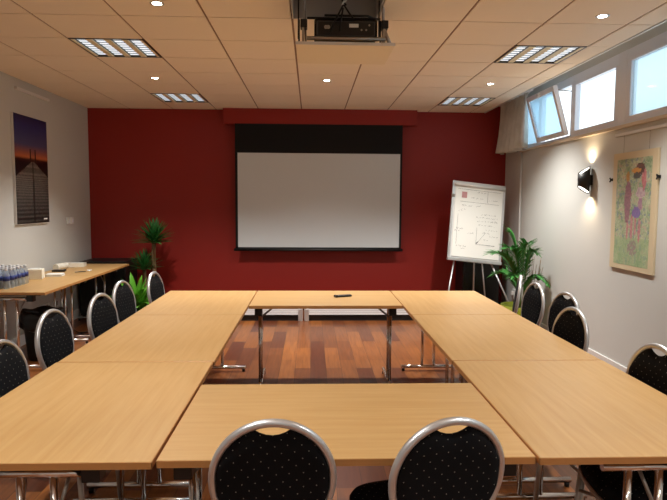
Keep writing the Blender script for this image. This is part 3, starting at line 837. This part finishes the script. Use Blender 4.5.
# ------------------------------------------------------------------ plants
def crown(mb, c, n, L, w, seed, up=.5):
    R_ = random.Random(seed)
    for k in range(n):
        a = 2*PI*k*.381966; e = math.radians(88-84*(k/n)**.9)
        d = (math.cos(a)*math.cos(e), math.sin(a)*math.cos(e), math.sin(e)+.05)
        mb.leaf((c[0]+.01*math.cos(a), c[1]+.01*math.sin(a), c[2]+.05*(1-k/n)), d, (0, 0, 1), L*R_.uniform(.75, 1.08), w, R_.uniform(.05, .35), 5)
PX, PY = -2.13, 7.95
t = thing('yucca_plant', 'potted yucca with two spiky crowns against the red wall, left of the screen', 'plant', (PX, PY, 0))
MB().lathe([(.13, 0), (.17, .26), (.18, .27), (.16, .27), (.15, .24)], 24).build('pot', M['greenpot'], t)
MB().lathe([(.0, .245), (.155, .245)], 24).build('soil', M['soil'], t)
MB().tube([(.02, 0, .2), (.03, 0, .6), (.02, 0, .82), (.03, 0, 1.02)], [.032, .028, .026, .03], 10).build('trunk', M['trunk'], t)
MB().tube([(-.08, 0, .2), (-.10, 0, .45), (-.105, 0, .66)], [.026, .022, .024], 10).build('trunk', M['trunk'], t)
mb = MB(); crown(mb, (.03, 0, 1.0), 90, .30, .036, 1); mb.build('foliage', M['leaf'], t, solid=.0012)
mb = MB(); crown(mb, (-.105, 0, .64), 60, .25, .032, 2); mb.build('foliage', M['leaf'], t, solid=.0012)
t = thing('leafy_shrub', 'low bright green bushy plant at the foot of the yucca', 'plant', (-2.16, 7.30, 0))
MB().lathe([(.10, 0), (.14, .20), (.15, .21), (.13, .21), (.12, .18)], 22).build('pot', M['greenpot'], t)
mb = MB(); R_ = random.Random(9)
for k in range(110):
    a = R_.uniform(0, 2*PI); e = math.radians(R_.uniform(20, 85)); h0 = R_.uniform(.20, .36)
    mb.leaf((.05*math.cos(a), .05*math.sin(a), h0), (math.cos(a)*math.cos(e), math.sin(a)*math.cos(e), math.sin(e)), (0, 0, 1), R_.uniform(.20, .34), R_.uniform(.05, .085), R_.uniform(.2, .8), 5)
mb.build('foliage', M['shrub'], t, solid=.001)
# palm in the right corner
t = thing('potted_palm', 'potted palm with arching fronds in the right corner beside the flip chart', 'plant', (2.50, 6.85, 0))
MB().lathe([(.15, 0), (.19, .25), (.235, .36), (.225, .36), (.18, .25), (.17, .22)], 20).build('pot', M['lime'], t)
MB().lathe([(.0, .30), (.19, .30)], 24).build('soil', M['soil'], t)
def frond(t, tip, rise, seed, L_leaf=.27, w=.023):
    R_ = random.Random(seed); p0 = Vector((.02*R_.uniform(-1, 1), .02*R_.uniform(-1, 1), .3)); tip = Vector(tip)
    mid = Vector((tip.x*.28, tip.y*.28, rise)); pts = []
    for k in range(15):
        s = k/14; pts.append(p0*(1-s)**2+mid*2*s*(1-s)+tip*s*s)
    MB().tube(pts, [.009*(1-.75*k/14) for k in range(15)], 6).build('stem', M['stem'], t)
    mb = MB(); NS = 34
    for k in range(10, NS):
        q = k/(NS-1)*14; i0 = min(13, int(q)); P_ = pts[i0].lerp(pts[i0+1], q-i0)
        d = (pts[i0+1]-pts[i0]).normalized()
        for s in (-1, 1):
            side = d.cross(Vector((0, 0, 1))).normalized()*s
            dd = (d*(.7+.5*k/NS)+side*.8+Vector((0, 0, R_.uniform(.05, .4)))).normalized()
            ll = L_leaf*(1-.5*abs(k-NS*.55)/(NS*.5))*R_.uniform(.8, 1.1)
            mb.leaf(P_, dd, (0, 0, 1), ll, w, R_.uniform(.2, .6), 5)
    mb.leaf(pts[-1], (pts[-1]-pts[-2]), (0, 0, 1), L_leaf*.7, w, .3, 4)
    mb.build('frond', M['palm'], t, solid=.001)
for k, (tip, rise, L_) in enumerate((((-.36, -.10, .98), 1.0, .25), ((-.12, .05, 1.18), 1.05, .25), ((.10, -.16, 1.0), 1.1, .15), ((.17, -.34, .66), .92, .10), ((-.18, -.25, .74), .80, .2), ((.06, .20, 1.0), .95, .15), ((-.25, .2, .70), .8, .2), ((-.22, -.2, 1.05), 1.05, .24), ((.0, -.15, 1.1), 1.1, .2), ((.12, -.2, .70), .75, .14))):
    frond(t, tip, rise, 20+k, L_)
ds = MB(); R_ = random.Random(4)
for k in range(12):
    x = .07+.15*R_.random(); ds.tube([(x*.4, -.05, .3), (x*.8, -.08, .6), (x+.03*R_.random(), -.1+.1*R_.random(), .75+.22*R_.random())], .0025, 5)
ds.build('dry_stem', M['dry'], t)

# ------------------------------------------------------------------ daylight
w = bpy.data.worlds.new('overcast_sky'); SC.world = w; w.use_nodes = True
bgn = w.node_tree.nodes['Background']
bgn.inputs[0].default_value = (.82, .93, 1.0, 1); bgn.inputs[1].default_value = 1.7

# ------------------------------------------------------------------ camera
f, pi_, ya, ro = 588.69, .0819, .0384, .0062
r0 = Vector((math.cos(ya), -math.sin(ya), 0)); F = Vector((math.sin(ya)*math.cos(pi_), math.cos(ya)*math.cos(pi_), -math.sin(pi_)))
u0 = r0.cross(F)
right = r0*math.cos(ro)+u0*math.sin(ro); up = u0*math.cos(ro)-r0*math.sin(ro)
cam = bpy.data.cameras.new('camera'); co = bpy.data.objects.new('camera', cam); C.objects.link(co)
mt = Matrix((right, up, -F)).transposed().to_4x4(); mt.translation = Vector((0, 0, 1.57)); co.matrix_world = mt
cam.sensor_width = 36; cam.lens = f/667*36; cam.clip_start = .05
SC.camera = co
SC.view_settings.view_transform = 'Standard'; SC.view_settings.look = 'None'; SC.view_settings.gamma = 1
SC.view_settings.use_curve_mapping = False; SC.view_settings.exposure = 0.3
